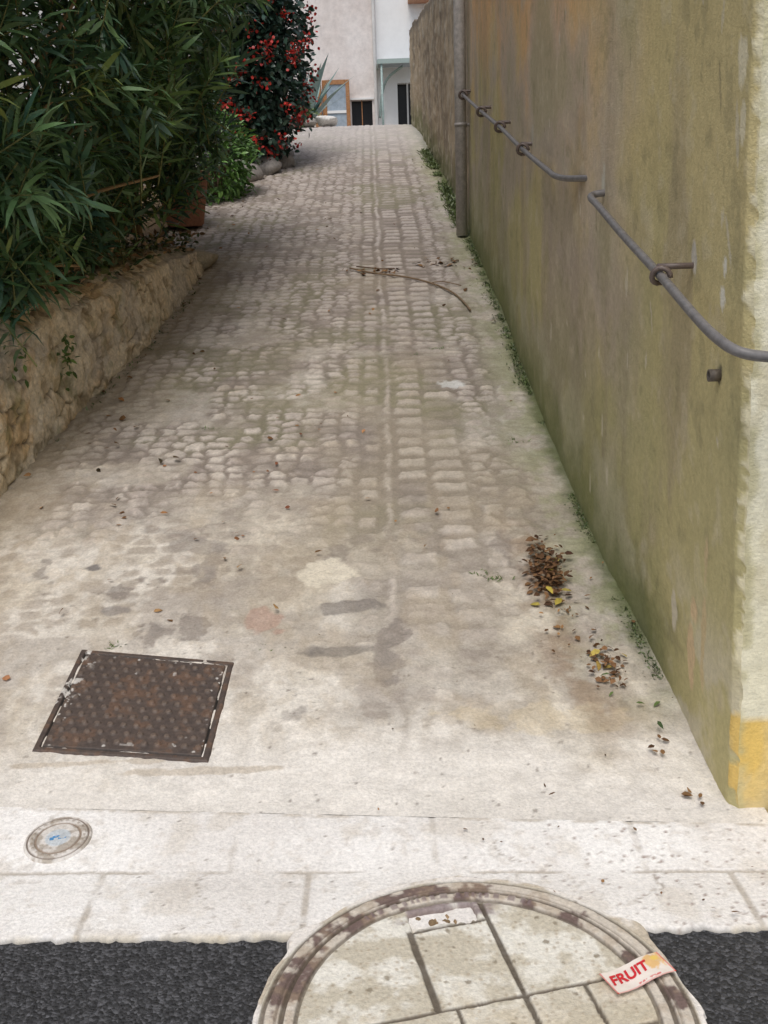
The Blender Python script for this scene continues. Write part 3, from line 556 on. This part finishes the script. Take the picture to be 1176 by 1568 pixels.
# ---------------------------------------------------------------- litter
def gnd(x,y): return g(x,y)+.008
A=Acc(); 
def litter(n,cx,cy,sx,sy,L=(.02,.05),cols=((.10,.05,.025),(.34,.19,.08)),lift=.01):
    x=cx+rng.normal(size=n)*sx; y=cy+rng.normal(size=n)*sy; x=np.minimum(x,XR(y)-.02); z=gnd(x,y)+rng.uniform(.002,lift,n)
    D=rng.normal(size=(n,3)); D[:,2]=rng.uniform(-.1,.45,n)+.2126*D[:,1]*.6
    l=rng.uniform(*L,n); A.leaves(np.stack([x,y,z],1),D,l,l*rng.uniform(.35,.75,n),leafcols(n,*cols),curl=rng.uniform(.1,.5),rnd=.4)
litter(290,.60,3.58,.034,.095,(.015,.04),((.06,.03,.018),(.24,.13,.06)),lift=.045); litter(30,.62,3.3,.05,.12,(.012,.028)); litter(70,.71,3.02,.03,.06,(.012,.032),((.07,.035,.02),(.28,.15,.07)),.02)
litter(6,.60,3.5,.03,.1,(.03,.05),((.42,.33,.06),(.46,.38,.1)),.03); litter(4,.72,3.02,.03,.05,(.03,.04),((.40,.32,.08),(.45,.3,.08)),.03)
litter(6,.74,2.85,.05,.10,(.02,.032),((.05,.08,.03),(.14,.20,.06)),.02)
litter(16,.2,5,.6,2.,(.012,.028)); litter(30,-1.1,5.6,.35,1.6,(.02,.04)); litter(22,-.6,4.4,.4,.5,(.015,.035),((.2,.07,.04),(.45,.24,.11))); litter(20,.3,8.2,.5,1.5); litter(60,-1.5,7.4,.10,1.3)
litter(16,.1,3.0,.8,.3,(.006,.012),((.08,.05,.03),(.2,.14,.08))); litter(8,.6,2.3,.4,.1,(.008,.016)); litter(12,-1.35,4.6,.2,.5,(.03,.05),((.06,.05,.03),(.3,.14,.05)),.03)
litter(30,-1.0,9.5,.4,.8); litter(8,-.2,3.9,.5,.3,(.025,.04),((.3,.15,.07),(.45,.28,.12)),.02); litter(30,.5,8.19,.14,.10,(.03,.06)); litter(30,-.05,8.0,.12,.05,(.03,.05))
litter(6,.6,2.05,.25,.06,(.008,.018)); litter(5,.83,2.42,.02,.02,(.02,.035)); litter(5,.78,2.62,.02,.04,(.02,.03))
A.obj('fallen_leaves',M_dead,None,False)
A=Acc(); tw=[(-.20,8.1),(-.02,7.93),(.22,7.79),(.40,7.6),(.533,7.36),(.60,7.1),(.63,6.9)]
A.tube(smoothpath([(x,y,float(gnd(x,y))+.012) for x,y in tw],5),.007,C(.24,.17,.11),6); A.tube(smoothpath([(x,y,float(gnd(x,y))+.012) for x,y in [(.40,7.6),(.5,7.62),(.62,7.5)]],4),.004,C(.24,.17,.11),5)
A.tube([(x,y,float(gnd(x,y))+.01) for x,y in [(-.15,8.15),(.05,8.05),(.15,8.05)]],.005,C(.2,.14,.1),5)
A.obj('fallen_twig',M_stone)
A=Acc()
def weeds(n,y0,y1,sx,L,cols=((.05,.075,.025),(.14,.19,.06)),left=False,w=.35,th=.38):
    y=rng.uniform(y0,y1,n); k=fbm(y*3,y*0,3)>th; y=y[k]; n=len(y)
    x=(XL(y)+.02+np.abs(rng.normal(size=n))*sx) if left else XR(y)-.01-np.abs(rng.normal(size=n))*sx
    D=rng.normal(size=(n,3))*.7; D[:,2]=.9; D[:,0]-=0 if left else .4
    l=rng.uniform(*L,n); A.leaves(np.stack([x,y,g(x,y)],1),D,l,l*w,leafcols(n,*cols),rnd=.6)
weeds(2200,2.95,5.6,.020,(.005,.016)); weeds(1800,5.5,9,.03,(.008,.024)); weeds(2600,9.4,14,.05,(.03,.075),((.08,.11,.04),(.19,.25,.09)),w=.18); weeds(300,4.3,8,.03,(.01,.03),left=True)
for (x,y) in [(.36,3.62),(.42,3.58),(-.4,3.2),(-.95,3.24),(-.05,6.0),(.35,6.2),(-.9,5.1),(.2,6.1),(.66,4.8)]:
    n=22; B=np.tile([x,y,float(g(x,y))],(n,1))+rng.normal(size=(n,3))*[.03,.012,0]; D=rng.normal(size=(n,3)); D[:,2]=.6; A.leaves(B,D,rng.uniform(.015,.03,n),.005,leafcols(n,(.08,.12,.03),(.18,.26,.08)))
A.obj('wall_foot_weeds',M_leaf,None,False)

# ---------------------------------------------------------------- light & camera
w=bpy.data.worlds.new('World'); S.world=w; w.use_nodes=True; nt=w.node_tree; nt.nodes.clear()
to=Vector((-.12,-.50,1.0)).normalized(); el=math.asin(to.z); az=math.atan2(to.x,to.y)
sk=nd(nt,'ShaderNodeTexSky',sky_type='NISHITA'); sk.sun_disc=False; sk.sun_elevation=el; sk.sun_rotation=az; sk.dust_density=2.5
hs=nd(nt,'ShaderNodeHueSaturation'); hs.inputs['Saturation'].default_value=.6; bg=nd(nt,'ShaderNodeBackground'); bg.inputs[1].default_value=.15; ow=nd(nt,'ShaderNodeOutputWorld')
nt.links.new(sk.outputs[0],hs.inputs['Color']); nt.links.new(hs.outputs[0],bg.inputs[0]); nt.links.new(bg.outputs[0],ow.inputs[0])
sl=bpy.data.lights.new('sun','SUN'); sl.energy=1.5; sl.angle=math.radians(28); sl.color=(1,.95,.89); so=bpy.data.objects.new('sun',sl); S.collection.objects.link(so); so.rotation_euler=to.to_track_quat('Z','Y').to_euler()
S.view_settings.view_transform='Standard'; S.view_settings.look='None'; S.view_settings.exposure=0
cam=bpy.data.cameras.new('camera'); cam.sensor_fit='VERTICAL'; cam.sensor_height=24; cam.lens=24*1540/1568; cam.clip_end=1000; cam.clip_start=.05
co=bpy.data.objects.new('camera',cam); S.collection.objects.link(co); S.camera=co
p=math.radians(16); r=.035; R0=Vector((1,0,0)); U0=Vector((0,math.sin(p),math.cos(p))); Fw=Vector((0,math.cos(p),-math.sin(p)))
Rr=R0*math.cos(r)-U0*math.sin(r); Uu=U0*math.cos(r)+R0*math.sin(r)
M=Matrix(((Rr.x,Uu.x,-Fw.x,0),(Rr.y,Uu.y,-Fw.y,0),(Rr.z,Uu.z,-Fw.z,1.55),(0,0,0,1))); co.matrix_world=M
